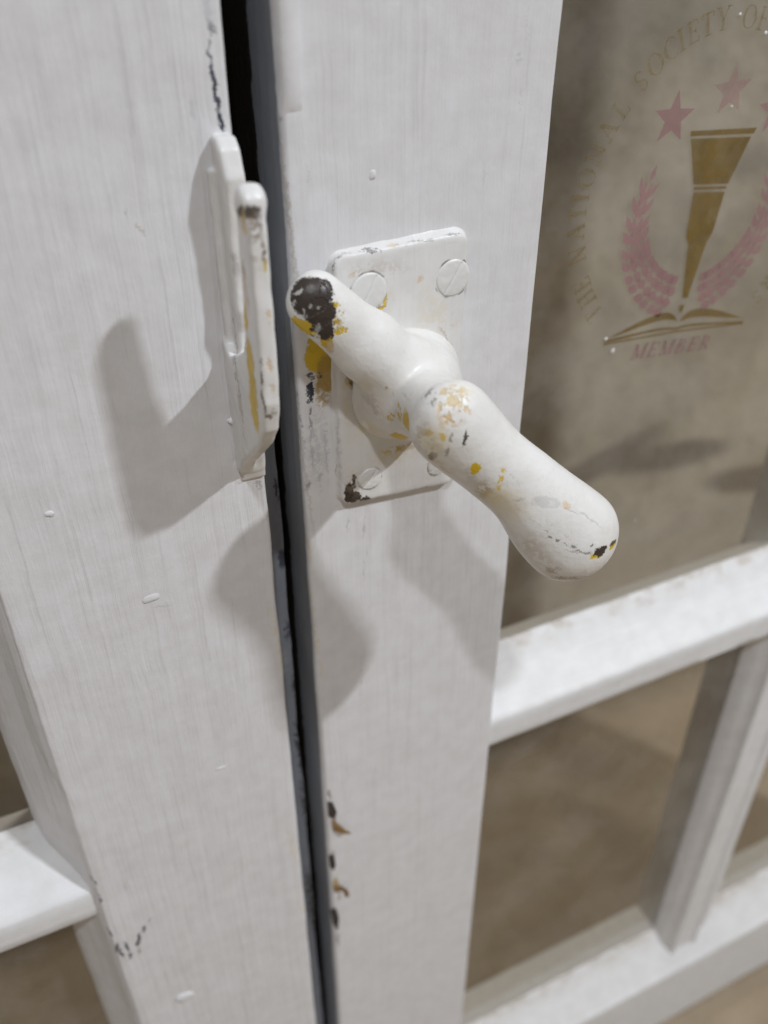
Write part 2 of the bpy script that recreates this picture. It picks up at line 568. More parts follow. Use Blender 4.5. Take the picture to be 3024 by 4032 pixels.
m_raw = simple('bare_dark_wood', (0.03, 0.023, 0.018, 1), 0.85, 0, 0.3, 0.5)
m_putty = simple('grey_putty', (0.42, 0.43, 0.42, 1), 0.8, 0, 0.2, 0.25)
m_glass = glass_mat()


def arc(cx, cy, r, a0, a1, n=5):
    return [(cx + r * math.cos(math.radians(a0 + (a1 - a0) * i / n)), cy + r * math.sin(math.radians(a0 + (a1 - a0) * i / n))) for i in range(n + 1)]


# right stile cross-section (x, y); rounded painted front arrises, ovolo on the glass side
prof_r = [(-25.8, 34)] + arc(-24.4, 1.4, 1.4, 180, 270) + arc(33.4, 0.9, 0.9, 270, 360) + [(34.6, 3.0), (37.5, 8), (42, 13.5), (44.2, 17.9), (44.2, 21), (41, 21.2), (41, 34)]
prof_l = [(-106, 34), (-106, 21.2), (-106.6, 21), (-106.6, 17.9), (-105.2, 14.5), (-102.2, 10.5), (-99.2, 6.5), (-97.6, 3.0), (-97.0, 1.8)] + arc(-95.0, 1.0, 1.0, 180, 270) + arc(-36.2, 1.2, 1.2, 270, 360) + [(-35, 12), (-35, 34)]
sweep('stile', prof_r, 'z', BOTZ, TOPZ, 420, m_right, right, 0.22, 3.0, 2.5)
sweep('stile', prof_l, 'z', BOTZ, TOPZ, 420, m_left, left, 0.28, 11.0, 2.5)
# rebate tongue of the left sash, seen inside the gap, and the dark closing strip behind
sweep('rebate_strip', [(-35.5, 33), (-35.5, 13.2), (-34.5, 12.6), (-28.3, 12.9), (-28.3, 13.8), (-28.2, 33)], 'z', BOTZ, 30, 300, m_tongue, left, 0.55, 5.0, 1.2)
sweep('meeting_strip', [(-52, 38), (-52, 34.3), (-20, 34.3), (-20, 38)], 'z', BOTZ, TOPZ, 30, m_raw, right, 0.1, 1.0, 6)


def hbar(parent, x0, x1, zc, front, up, down, mat, name='glazing_bar', rear_up=None, rear_down=None, fy=2.0, seed=0.0):
    """horizontal bar: fillet of height 'front' whose top edge is at zc, moulded up by 'up' and down by 'down' to the glass"""
    t = zc
    b = zc - front
    P = ([(t + up, 34), (t + up, 21)] if name != 'glazing_bar' else [(t + up - 9, 31), (t + up - 1.5, 21)]) + [(t + up + .4, 17.8), (t + up * .62, 13.0), (t + up * .25, 6.8), (t + 1.0, fy + 1.2), (t + 0.2, fy + .4), (t - .9, fy), (b + .9, fy), (b + .1, fy + .6)]
    if down > 0:
        P += [(b - down * .3, 7), (b - down * .65, 13), (b - down, 17.8), (b - down, 31)]
    else:
        P += [(b, 34)]
    return sweep(name, P, 'x', x0, x1, 140, mat, parent, 0.16, seed, 2.5)


def vbar(parent, x0, z0, z1, mat, mirror=None, seed=0.0):
    P = [(x0, 34), (x0, 21), (x0 - .3, 17.9), (x0 + 1.6, 13.8), (x0 + 5.8, 10.2), (x0 + 6.6, 10.0), (x0 + 7.0, 8.2), (x0 + 8.0, 7.5), (x0 + 9.2, 7.9), (x0 + 10, 8.8), (x0 + 22, 8.8), (x0 + 23, 7.9), (x0 + 24.2, 7.6), (x0 + 25.2, 8.6), (x0 + 26.6, 11.2), (x0 + 34.5, 11.8), (x0 + 36.2, 13), (x0 + 37, 17.9), (x0 + 37, 34)]
    return sweep('upright_bar', P, 'z', z0, z1, 90, mat, parent, 0.2, seed, 2.5)


RX0, RX1 = 44.4, 340.0
# right sash
hbar(right, 31.0, 352, -138.6, 12.4, 19.0, 19.0, m_bar, seed=2.0)
hbar(right, 31.0, 352, -421.0, 66.0, 26.0, 0, m_bar, 'bottom_rail', seed=7.0)
hbar(right, 31.0, 352, 390.0, 60.0, -1, 20.0, m_bar, 'top_rail', seed=9.0)
vbar(right, 173.6, -412, -150.0, m_vbar, seed=4.0)
vbar(right, 173.6, -134, 318.0, m_vbar, seed=8.0)
sweep('stile', [(341, 34), (341, 21), (339.5, 17.9), (346, 8), (350, 2.5), (351, 0), (409, 0), (410, 1), (410, 34)], 'z', BOTZ, TOPZ, 60, m_vbar, right, 0.2, 6.0, 4)
# left sash
hbar(left, -412, -93.0, -144.5, 11.5, 19.0, 18.0, m_bar, seed=12.0)
hbar(left, -412, -93.0, -421.0, 66.0, 26.0, 0, m_bar, 'bottom_rail', seed=17.0)
hbar(left, -412, -93.0, 390.0, 60.0, -1, 20.0, m_bar, 'top_rail', seed=19.0)
vbar(left, -271, -412, -156, m_vbar, seed=14.0)
vbar(left, -271, -140, 318.0, m_vbar, seed=18.0)
sweep('stile', [(-401, 34), (-401, 21), (-399.5, 17.9), (-406, 8), (-410, 2.5), (-411, 0), (-469, 0), (-470, 1), (-470, 34)], 'z', BOTZ, TOPZ, 60, m_vbar, left, 0.2, 16.0, 4)


def pane(parent, x0, x1, z0, z1):
    a, b = GY + 0.4, GY + 0.4
    V = [(x0, a, z0), (x1, a, z0), (x1, a, z1), (x0, a, z1)]
    me = pymesh('pane', [tuple(c * MM for c in v) for v in V], [(0, 1, 2, 3)])
    return new_obj('pane', me, m_glass, parent, False)


for (p, xa, xb) in ((right, 44.1, 173.4), (right, 208.5, 339.6), (left, -399.6, -236), (left, -271.2, -106.5)):
    zt = -119.4 if p is right else -125.4
    pane(p, xa, xb, zt, 309.5)
    pane(p, xa, xb, -394.8, zt - 50.3)


# paint drips, blobs and peeling flakes
def blob(name, c, r, mat, parent, seed=0, rings=7, seg=16):
    V, F = [], []
    for i in range(rings + 1):
        a = math.pi / 2 * i / rings
        for j in range(seg):
            b = 2 * math.pi * j / seg
            k = 1 + 0.5 * noise.noise(Vector((math.cos(b) * 1.3 + seed, math.sin(b) * 1.3, a)))
            V.append(((c[0] + r[0] * math.cos(a) * math.cos(b) * k) * MM, (c[1] - r[1] * math.sin(a)) * MM, (c[2] + r[2] * math.cos(a) * math.sin(b) * k) * MM))
    for i in range(rings):
        for j in range(seg):
            F.append((i * seg + j, i * seg + (j + 1) % seg, (i + 1) * seg + (j + 1) % seg, (i + 1) * seg + j))
    return new_obj(name, pymesh(name, V, F), mat, parent)


m_plain = paint('thick_white_paint', (), axis='n', streak=0.4)
for k, (px, py, rx, ry, rz) in enumerate([(603, 2355, 2.4, 0.42, 1.1), (733, 3925, 3.4, 0.8, 2.6), (197, 2022, 1.2, .5, .9), (868, 3025, 2.2, .35, .7), (912, 1658, .9, .8, .9)]):
    p = at(px, py, 0) * 1000
    blob('paint_drip', (p.x, 0.15, p.z), (rx, ry, rz), m_plain, left, k * 3.1)
for k, (px, py, rx, ry, rz) in enumerate([(1470, 690, .9, .5, 1.0)]):
    p = at(px, py, 0) * 1000
    blob('paint_drip', (p.x, 0.15, p.z), (rx, ry, rz), m_plain, right, k * 5.1)
# thick drip band along the upper left arris of the right stile
P = [(-25.9, 1.6), (-25.7, 0.1), (-24.9, -.75), (-23.4, -.9), (-21.9, -.75), (-20.9, 0.25), (-21, 1.6)]
V, F = [], []
zs = np.linspace(56.5, 200, 120)
for i, z in enumerate(zs):
    e = min(1.0, ((z - 56.5) / 5.0)) ** 0.5
    for (x, y) in P:
        V.append(((x + .25 * noise.noise(Vector((z * .12, 0, x)))) * MM, (0.3 + (y - 0.3) * e) * MM, z * MM))
for i in range(len(zs) - 1):
    for j in range(len(P) - 1):
        F.append((i * 7 + j, i * 7 + j + 1, (i + 1) * 7 + j + 1, (i + 1) * 7 + j))
new_obj('paint_ridge', pymesh('paint_ridge', V, F), m_plain, right)

m_flake = simple('peeling_brown_paint', (0.40, 0.24, 0.10, 1), 0.6, 0, 0.8, 0.6)
m_flake2 = simple('dark_splinter', (0.07, 0.055, 0.05, 1), 0.7, 0, 0.8, 0.5)


def flake(px, py, pts, lift, mat, seed):
    """curled sliver of old paint standing off the stile edge; pts in mm (x, z) round its root"""
    c = at(px, py, 0) * 1000
    V = []
    n = len(pts)
    for (x, z, y) in pts:
        V.append(((c.x + x) * MM, (-y * lift) * MM, (c.z + z) * MM))
    for (x, z, y) in pts:
        V.append(((c.x + x) * MM, (-y * lift - 0.35) * MM, (c.z + z) * MM))
    F = [tuple(range(n - 1, -1, -1)), tuple(n + i for i in range(n))] + [(i, (i + 1) % n, n + (i + 1) % n, n + i) for i in range(n)]
    new_obj('paint_flake', pymesh('paint_flake', V, F), mat, right, False)


flake(1318, 3255, [(-1, 4, 0), (0.6, 2.2, .2), (3.2, -1.8, 1), (4.6, -3.2, 1.4), (2.0, -3.4, .7), (-.6, -1.5, 0)], 1.5, m_flake, 1)
flake(1322, 3505, [(-1, 3, 0), (1.2, 3.4, .5), (3.6, .8, 1.2), (4.0, -2.8, 1.4), (2.6, -3.2, 1.1), (2.2, 0, .6), (-.4, -.5, 0)], 1.6, m_flake, 2)
flake(1303, 3190, [(-1, 5, 0), (.6, 4, .3), (1.6, -1, .8), (.2, -4, .2), (-1, -2, 0)], 0.9, m_flake2, 3)
flake(1316, 3610, [(-1.4, 6, 0), (.8, 5, .4), (1.4, -1, .6), (.8, -9, .2), (-.8, -3, 0)], 1.0, m_flake2, 4)
flake(1308, 3390, [(-1.2, 4, 0), (.6, 3, .3), (.9, -2, .5), (0, -5, .2), (-1.0, -2, 0)], 0.8, m_flake2, 5)

# ------------------------------------------------------------------ lever handle on its plate
handle = thing('lever_handle', 'white painted casement lever handle on a screwed back plate, chipped to dark metal and yellow', 'handle', (-0.0015, 0, -0.001))

# back plate (rounded, thickly painted)
PL = dict(x0=-17.4, x1=14.2, z0=-32.6, z1=30.4, r=2.6)


def rrect(inset, n=7):
    x0, x1, z0, z1, r = PL['x0'] + inset, PL['x1'] - inset, PL['z0'] + inset, PL['z1'] - inset, max(.4, PL['r'] - inset)
    pts = []
    for (cx, cz, a) in ((x1 - r, z0 + r, -90), (x1 - r, z1 - r, 0), (x0 + r, z1 - r, 90), (x0 + r, z0 + r, 180)):
        for i in range(n):
            t = math.radians(a + 90 * i / (n - 1))
            pts.append((cx + r * math.cos(t), cz + r * math.sin(t)))
    P = []
    for i in range(len(pts)):
        p, q = pts[i], pts[(i + 1) % len(pts)]
        L = math.hypot(q[0] - p[0], q[1] - p[1])
        k = 14 if L > 10 else 1
        for j in range(k):
            P.append((p[0] + (q[0] - p[0]) * j / k, p[1] + (q[1] - p[1]) * j / k))
    return P


levels = [(-.7, -0.1), (-.3, .25), (-.05, .7), (.05, 1.3), (.2, 1.75), (.5, 2.03), (1.0, 2.16), (1.8, 2.2)]
V, F = [], []
rg = [rrect(i) for i, _ in levels]
m = len(rg[0])
for (ins, h), R_ in zip(levels, rg):
    for (x, z) in R_:
        z = z + (0.03 * x if z > 0 else -0.07 * x)
        q = Vector((x * .25, z * .25, h))
        V.append(((x + .22 * noise.noise(q)) * MM, (-h + .08 * noise.noise(q * 2.3)) * MM, (z + .22 * noise.noise(q + Vector((9, 9, 9)))) * MM))
for i in range(len(levels) - 1):
    for j in range(m):
        F.append((i * m + j, i * m + (j + 1) % m, (i + 1) * m + (j + 1) % m, (i + 1) * m + j))
F.append(tuple((len(levels) - 1) * m + j for j in range(m)))
me = pymesh('back_plate', V, F)
bm = bmesh.new()
bm.from_mesh(me)
bmesh.ops.recalc_face_normals(bm, faces=bm.faces)
bm.to_mesh(me)
bm.free()
SCREWS = [(-9.6, 21.3, 4.2, 62), (10.6, 21.0, 4.2, 58), (-9.9, -25.4, 2.95, 50), (8.6, -26.6, 2.95, 35)]
PS = [
    ('grey', 1313, 1045, 4, 28, 12, .3, .95), ('grey', 1330, 1004, 22, 4, -22, .3, .75), ('lgrey', 1360, 992, 30, 4, -10, .4, .7),
    ('grey', 1455, 982, 52, 14, -8, .15, 1, .1), ('grey', 1560, 960, 44, 4, -10, .3, .7, .2), ('grey', 1660, 942, 60, 4, -10, .3, .65, .2), ('grey', 1790, 920, 34, 7, -10, .3, .75, .1),
    ('tan', 1545, 960, 24, 6, -10, .4, .6), ('tan', 1655, 1100, 12, 14, 20, .5, .6), ('tan', 1770, 1270, 24, 60, -4, .6, .25, .4), ('tan', 1395, 1080, 30, 6, -30, .5, .5, .3),
    ('yellow', 1512, 1190, 8, 28, 22, .25, 1), ('yellow', 1490, 1215, 22, 8, -20, .25, 1), ('grey', 1464, 1205, 26, 22, 0, .2, .95, .25), ('brown', 1410, 1163, 12, 18, 0, .3, .9, .2), ('cream', 1530, 1185, 20, 44, 12, .6, .35, .2),
    ('black', 1372, 1940, 16, 44, 6, .08), ('black', 1390, 1958, 34, 22, -8, .08), ('black', 1436, 1965, 20, 8, -10, .1), ('black', 1395, 1895, 8, 30, 4, .1),
    ('grey', 1665, 1927, 20, 10, -16, .2, .9, .2), ('ochre', 1378, 1500, 22, 16, 50, .4, .7, .1), ('ochre', 1392, 1530, 14, 30, -30, .4, .7, .1), ('ochre', 1358, 1440, 14, 20, -30, .4, .5, .1), ('raw', 1384, 1515, 6, 36, -26, .4, .7),
    ('cream', 1560, 1790, 80, 30, -10, .6, .5, .1), ('yellow', 1545, 1770, 44, 12, -14, .4, .8, .15), ('dirt', 1420, 1900, 80, 40, -10, .7, .35, .15), ('cream', 1700, 1240, 60, 120, 0, .7, .3, .2), ('dirt', 1500, 1060, 120, 30, -10, .7, .25, .2), ('ochre', 1590, 1760, 60, 14, -14, .6, .5, .2), ('cream', 1420, 1660, 10, 60, -6, .6, .5), ('cream', 1366, 1560, 14, 140, 0, .6, .35, .2),
    ('grey', 1322, 1860, 4, 40, 2, .4, .8), ('dirt', 1335, 1800, 12, 120, 0, .6, .3, .3), ('grey', 1700, 1835, 8, 24, -8, .3, .5), ('dirt', 1845, 1320, 6, 140, -3, .6, .45), ('dirt', 1755, 1330, 5, 60, -40, .5, .4),
    ('lgrey', 1330, 1700, 6, 90, 2, .5, .5, .2),
]
marks = marks_on(PS, flat(-0.0022))
for (x, z, r, a) in SCREWS:
    marks.append(('ring', (x, -2.2, z), (r + .15, .34), None, .1, 1.0, 0))
m_plate = paint('plate_white_paint', marks, axis='z', streak=0.6, rough=0.32, base=(0.79, 0.78, 0.765, 1), jitter=0.7)
plate = new_obj('back_plate', me, m_plate, handle)

m_screw = paint('screw_white_paint', (), axis='n', streak=0.3, base=(0.78, 0.77, 0.75, 1))


def screw(x, z, r, ang):
    n = 44
    V, F = [], []
    for i in range(n + 1):
        for j in range(n + 1):
            u, v = 2 * i / n - 1, 2 * j / n - 1
            dx, dz = u * math.sqrt(1 - v * v / 2), v * math.sqrt(1 - u * u / 2)
            rr = math.hypot(dx, dz)
            h = 0.5 * math.sqrt(max(0, 1 - (rr * .93) ** 2)) ** .7 + 0.02
            h *= min(1.0, max(0.0, (1.0 - rr) * 9 + 0.25))
            s = dx * math.sin(math.radians(ang)) - dz * math.cos(math.radians(ang))
            h -= 0.24 * math.exp(-(s * r / .24) ** 2) * (1 if rr < .92 else 0)
            h += .05 * noise.noise(Vector((dx * 3 + x, dz * 3 + z, 0)))
            V.append((dx * r * MM, -h * MM, dz * r * MM))
    for i in range(n):
        for j in range(n):
            F.append((i * (n + 1) + j, i * (n + 1) + j + 1, (i + 1) * (n + 1) + j + 1, (i + 1) * (n + 1) + j))
    me = pymesh('screw', V, F)
    bm = bmesh.new()
    bm.from_mesh(me)
    bmesh.ops.recalc_face_normals(bm, faces=bm.faces)
    if sum(f.normal.y for f in bm.faces) > 0:
        bmesh.ops.reverse_faces(bm, faces=bm.faces)
    bm.to_mesh(me)
    bm.free()
    o = bpy.data.objects.new('screw', me)
    C.objects.link(o)
    me.materials.append(m_screw)
    for p in me.polygons:
        p.use_smooth = True
    o.parent = plate
    o.location = Vector((x, -2.12, z)) * MM
    return o


for s in SCREWS:
    screw(*s)


# the lever itself: boss, locking spur and grip grown as one casting
# grip centre line (x, out from the plate, z), half width and how much flatter it is towards the plate
GRIP = [(-6.1, 32.5, 4.8, 8.5, 1.3), (-1.9, 33.3, -0.2, 8.1, 1.3), (3.2, 35, -5.9, 7.6, 1.25), (9.5, 37.6, -12.3, 8.1, 1.25), (15.1, 40.2, -19.5, 9.7, 1.3), (19.5, 42, -24.6, 10.3, 1.3), (20.9, 42.4, -25.8, 10.0, 1.3)]


def lever_sdf(x, n, z):
    # boss on the plate
    cx, cz = -0.8, -2.2
    r = np.hypot(x - cx, z - cz)
    prof = 13.0 - 0.24 * np.clip(n - 2, 0, 20) - 0.012 * np.clip(n - 2, 0, 20) ** 2
    boss = np.maximum(r - prof, n - 14.5)
    boss = np.maximum(boss, -(n - 0.5))
    rb = np.hypot(np.maximum(r - (prof - 5.0), 0), np.maximum(n - 9.5, 0)) - 5.0
    boss = np.maximum(np.minimum(boss, boss), rb * 1.0)
    lip = np.hypot(r - 12.6, n - 3.2) - 1.0
    d = smin(boss, lip, 1.2)
    # spur to the upper left
    sp = cone(x, n, z, (-2, 9.5, 1.0), (-13, 9.2, 12.6), 8.6, 7.0, 1.25)
    sp = smin(sp, cone(x, n, z, (-13, 9.2, 12.6), (-24.2, 8.6, 24.2), 7.0, 6.0, 1.25), 2.5)
    d = smin(d, sp, 6.0)
    # neck, elbow and swelling grip
    nk = cone(x, n, z, (-1.2, 9.0, -1.8), (GRIP[0][0] + 1.2, GRIP[0][1] - 3.5, GRIP[0][2] - 1.2), 8.0, 7.0)
    d = smin(d, nk, 1.8)
    K = np.array(GRIP)
    g = None
    seg = []
    for i in range(len(K) - 1):
        p0, p1, p2, p3 = K[max(i - 1, 0)], K[i], K[i + 1], K[min(i + 2, len(K) - 1)]
        for j in range(5):
            t = j / 5
            seg.append(.5 * ((2 * p1) + (-p0 + p2) * t + (2 * p0 - 5 * p1 + 4 * p2 - p3) * t * t + (-p0 + 3 * p1 - 3 * p2 + p3) * t ** 3))
    seg.append(K[-1])
    for a, b in zip(seg[:-1], seg[1:]):
        c = cone(x, n, z, a[:3], b[:3], a[3], b[3], (a[4] + b[4]) / 2)
        g = c if g is None else smin(g, c, 0.8)
    d = smin(d, g, 1.1)
    # uneven paint
    d = d + 0.13 * np.sin(x * .31 + 1.3 * np.sin(z * .17)) * np.sin(n * .33 + z * .21)
    return d


V, Q = surface_nets(lever_sdf, (-36, 0.2, -64), (57, 64, 37), 0.5)
V = np.stack([V[:, 0], -V[:, 1], V[:, 2]], 1) * MM
me = pymesh('lever', V, Q)
bm = bmesh.new()
bm.from_mesh(me)
bmesh.ops.recalc_face_normals(bm, faces=bm.faces)
bm.to_mesh(me)
bm.free()
bvh = BVHTree.FromPolygons([Vector(v) for v in V], [tuple(int(i) for i in q) for q in Q])


def on_lever(px, py):
    h = bvh.ray_cast(CAM, ray(px, py))
    return h[0]


LV = [
    # worn spur end: yellow undercoat, bare dark metal, then white crumbs left on it
    ('yellow', 1195, 1285, 60, 26, 24, .12), ('yellow', 1318, 1238, 30, 44, 0, .12, 1, .15), ('ochre', 1330, 1250, 26, 40, 0, .2, .8, .2), ('yellow', 1344, 1307, 26, 16, -10, .15, 1, .2), ('yellow', 1285, 1345, 26, 26, 30, .15), ('tan', 1300, 1368, 18, 20, 0, .2, .9),
    ('black', 1215, 1168, 80, 82, 0, .06), ('black', 1262, 1235, 62, 58, 0, .06), ('black', 1285, 1150, 26, 50, 0, .08), ('black', 1286, 1300, 32, 42, 10, .08), ('black', 1245, 1300, 26, 26, 0, .1, 1, .2),
    ('lgrey', 1173, 1150, 20, 9, -30, .2, .9), ('lgrey', 1160, 1195, 5, 12, 0, .3, .9), ('lgrey', 1222, 1205, 8, 9, 0, .3, .6), ('lgrey', 1192, 1228, 4, 14, 0, .3, .7), ('lgrey', 1252, 1210, 9, 5, 0, .3, .6), ('lgrey', 1250, 1290, 16, 14, 20, .25, .7), ('lgrey', 1210, 1245, 5, 8, 0, .3, .5),
    # boss
    ('yellow', 1600, 1665, 17, 60, 4, .12), ('yellow', 1570, 1620, 10, 40, -12, .2, 1, .25), ('yellow', 1566, 1722, 40, 20, -10, .15), ('yellow', 1538, 1640, 18, 18, 0, .2, .9, .35), ('yellow', 1556, 1545, 6, 22, -20, .3, .8, .3), ('ochre', 1520, 1530, 6, 10, 0, .3, .6),
    ('grey', 1600, 1560, 3, 36, -28, .4, .4), ('cream', 1430, 1520, 30, 60, 30, .6, .35),
    # elbow
    ('grey', 1692, 1560, 34, 42, -10, .25, .9, .35), ('tan', 1790, 1590, 70, 86, -12, .2, .95, .45), ('tan', 1765, 1640, 44, 54, 0, .25, .7, .35), ('cream', 1800, 1560, 80, 60, -20, .5, .6, .2),
    ('yellow', 1742, 1719, 18, 14, 30, .2), ('yellow', 1690, 1702, 18, 14, 30, .25, .8), ('black', 1832, 1726, 7, 34, 8, .2, .95), ('grey', 1776, 1722, 7, 14, 0, .3, .9), ('grey', 1762, 1778, 6, 16, 10, .3, .9), ('grey', 1700, 1790, 18, 26, -30, .3, .8, .3), ('dirt', 1680, 1740, 50, 40, 0, .6, .5, .25), ('brown', 1690, 1795, 10, 22, -40, .4, .8, .3), ('tan', 1740, 1835, 60, 16, 30, .6, .4, .2),
    # hand grime and yellowing low on the grip, elbow and hub
    ('cream', 1990, 1985, 60, 90, -45, .7, .45), ('dirt', 1880, 1900, 110, 22, 42, .7, .35, .1), ('dirt', 2110, 2180, 90, 26, 42, .7, .3, .1), ('cream', 1700, 1740, 60, 70, 0, .7, .5), ('dirt', 1660, 1690, 30, 60, -20, .7, .4, .2),
    ('dirt', 1470, 1600, 22, 80, -25, .7, .35, .2), ('cream', 1480, 1690, 50, 40, 20, .7, .4), ('lgrey', 2120, 2060, 60, 3, 30, .5, .5, .2), ('lgrey', 2200, 2090, 80, 3, 36, .5, .5, .2), ('lgrey', 2020, 1880, 50, 3, 44, .5, .4, .2),
    # grip
    ('yellow', 1874, 1843, 21, 19, 4, .08), ('yellow', 1974, 1890, 14, 50, 14, .15, .9, .1), ('ochre', 1905, 1935, 30, 44, 20, .5, .5, .2), ('cream', 1950, 1960, 40, 40, 0, .6, .5),
    ('lgrey', 2155, 1980, 62, 22, 6, .2, .45), ('white', 2150, 1980, 50, 14, 6, .3, .6, .3), ('tan', 2232, 1992, 24, 12, 40, .4, .6, .3), ('grey', 2250, 2010, 34, 3, 24, .4, .5), ('lgrey', 2320, 2040, 70, 4, 34, .5, .6),
    ('grey', 2166, 2114, 8, 6, 0, .3), ('grey', 2194, 2127, 9, 7, 0, .3), ('grey', 2257, 2154, 14, 7, 10, .3), ('grey', 2228, 2143, 10, 3, 20, .4, .8), ('grey', 2295, 2174, 40, 4, 12, .3, .9), ('grey', 2250, 2172, 30, 3, 14, .4, .6), ('grey', 2150, 2090, 8, 3, 30, .4, .7),
    ('yellow', 2352, 2186, 30, 14, -20, .2), ('yellow', 2412, 2148, 24, 12, -40, .2), ('cream', 2405, 2195, 46, 46, 0, .5, .7), ('black', 2364, 2172, 30, 20, -28, .15), ('black', 2414, 2136, 24, 10, -34, .2, .9), ('black', 2334, 2147, 8, 6, 0, .3, .7),
    ('dirt', 2175, 2244, 30, 14, 10, .4, .7, .2), ('dirt', 2260, 2278, 110, 8, 2, .5, .6, .2), ('grey', 2230, 2274, 60, 5, 4, .4, .5, .2), ('lgrey', 2045, 1970, 22, 5, -8, .4, .7), ('dirt', 2100, 2130, 30, 60, 30, .7, .2, .3),
]
m_lever = paint('lever_white_paint', marks_on(LV, on_lever), axis='n', streak=1.1, rough=0.36, base=(0.82, 0.805, 0.775, 1), jitter=0.75)
lever = new_obj('lever', me, m_lever, handle)

# ------------------------------------------------------------------ hook keeper on the left sash
keeper = thing('hook_keeper', 'white painted J-shaped hook keeper with yellow streaks on the edge of the left sash', 'latch keeper', (-0.0395, 0, 0.01))
KBASE = [(-3, 55.2), (2.6, 55.0), (4.6, 53.2), (6.3, 48.5), (5.7, 38), (5.5, 28), (6.2, 23.6), (5.2, 19), (5, 10), (4.2, -6), (2.4, -12), (1.2, -16), (-3, -16.5)]
KHOOK = [(-3, 18), (4, 14), (9, 16.3), (13.8, 19.2), (15.8, 22.5), (17.2, 31), (17.8, 40), (18.2, 47), (19.6, 50.6), (21.8, 51.4), (23.8, 49.8), (24.4, 45), (24.6, 28), (24.3, 12.4), (22.4, 5.8), (18.0, 0.2), (10, -6.8), (5.2, -10.9), (2, -15), (-3, -17)]


def poly_sdf(px, pz, P):
    d = np.full(px.shape, 1e9)
    s = np.ones(px.shape)
    m_ = len(P)
    for i in range(m_):
        a, b = P[i], P[i - 1]
        ex, ez = b[0] - a[0], b[1] - a[1]
        wx, wz = px - a[0], pz - a[1]
        t = np.clip((wx * ex + wz * ez) / (ex * ex + ez * ez), 0, 1)
        d = np.minimum(d, (wx - ex * t) ** 2 + (wz - ez * t) ** 2)
        c1, c2, c3 = pz >= a[1], pz < b[1], ex * wz > ez * wx
        s = np.where((c1 & c2 & c3) | (~c1 & ~c2 & ~c3), -s, s)
    return s * np.sqrt(d)


def slab(x, n, z, P, xc, half, r):
    d2 = poly_sdf(n, z, P) + r
    dx = np.abs(x - xc) - (half - r)
    return np.hypot(np.maximum(d2, 0), np.maximum(dx, 0)) + np.minimum(np.maximum(d2, dx), 0) - r


def keeper_sdf(x, n, z):
    q = smin(slab(x, n, z, KBASE, -37.3, 2.1, 1.0), slab(x, n, z, KHOOK, -39.7, 1.75, 0.8), 0.7)
    # the prong tip carries a thick bead of paint
    q = smin(q, np.sqrt(((x + 39.5)) ** 2 + (n - 21.2) ** 2 + ((z - 48.6) * .85) ** 2) - 2.7, 1.2)
    # thick leaf let into the face, painted over
    q = smin(q, slab(x, n, z, [(-3, 50), (1.1, 49), (1.2, -15), (0.5, -18.5), (-3, -19)], -37.9, 2.9, 0.5), 0.8)
    return q + 0.05 * np.sin(z * .43 + x * .6) * np.sin(n * .5 + z * .13) + 0.03 * np.sin(z * .9 + n * .9 + x)


V, Q = surface_nets(keeper_sdf, (-44, -2.5, -33), (-33, 28, 58.5), 0.4)
V = np.stack([V[:, 0], -V[:, 1], V[:, 2]], 1) * MM
mek = pymesh('keeper_hook', V, Q)
bm = bmesh.new()
bm.from_mesh(mek)
bmesh.ops.recalc_face_normals(bm, faces=bm.faces)
bm.to_mesh(mek)
bm.free()
bvk = BVHTree.FromPolygons([Vector(v) for v in V], [tuple(int(i) for i in q) for q in Q])
KS = [
    ('yellow', 958, 870, 12, 46, -2, .25, .8), ('brown', 945, 828, 14, 20, 30, .2, .95), ('black', 995, 838, 34, 24, 0, .25, .95), ('brown', 1010, 900, 24, 50, 0, .4, .7, .2), ('brown', 1040, 1010, 12, 50, 0, .4, .7, .2), ('grey', 1022, 880, 14, 34, 0, .3, .8, .3), ('brown', 1030, 990, 10, 36, 0, .4, .6, .3), ('dirt', 1000, 900, 24, 60, 0, .6, .5, .3),
    ('yellow', 962, 1240, 20, 64, -4, .2), ('yellow', 985, 1400, 18, 70, -4, .2), ('tan', 968, 1140, 7, 90, -4, .4, .7), ('yellow', 986, 1440, 12, 90, -4, .2), ('yellow', 1000, 1610, 18, 100, -5, .25, .95), ('yellow', 990, 1480, 18, 90, -5, .25, .95), ('tan', 1055, 1250, 10, 30, 0, .4, .6, .1), ('dirt', 940, 1560, 10, 180, -4, .5, .6, .2), ('grey', 925, 1420, 3, 200, -4, .4, .8), ('brown', 1060, 1640, 14, 10, 0, .3, .8), ('yellow', 1000, 1555, 12, 90, -5, .2, .95), ('ochre', 960, 1060, 8, 30, 0, .3, .7),
    ('lgrey', 924, 1040, 16, 60, -4, .4, .6, .3), ('yellow', 1044, 1050, 8, 26, 0, .3, .8), ('brown', 1031, 1490, 6, 26, 8, .25, .9), ('brown', 1036, 1580, 5, 50, -4, .3, .8), ('tan', 1062, 1440, 10, 22, 0, .4, .7), ('tan', 1072, 1530, 8, 16, 0, .4, .5), ('grey', 1076, 1625, 10, 16, 0, .3, .6, .2), ('brown', 1028, 1425, 5, 16, 0, .4, .5), ('dirt', 1010, 1030, 16, 40, -30, .6, .4, .3),
]


def on_keeper(px, py):
    return bvk.ray_cast(CAM, ray(px, py))[0]


m_keeper = paint('keeper_white_paint', marks_on(KS, on_keeper), axis='z', streak=0.5, rough=0.3, base=(0.81, 0.80, 0.785, 1), jitter=0.6)
new_obj('hook', mek, m_keeper, keeper)
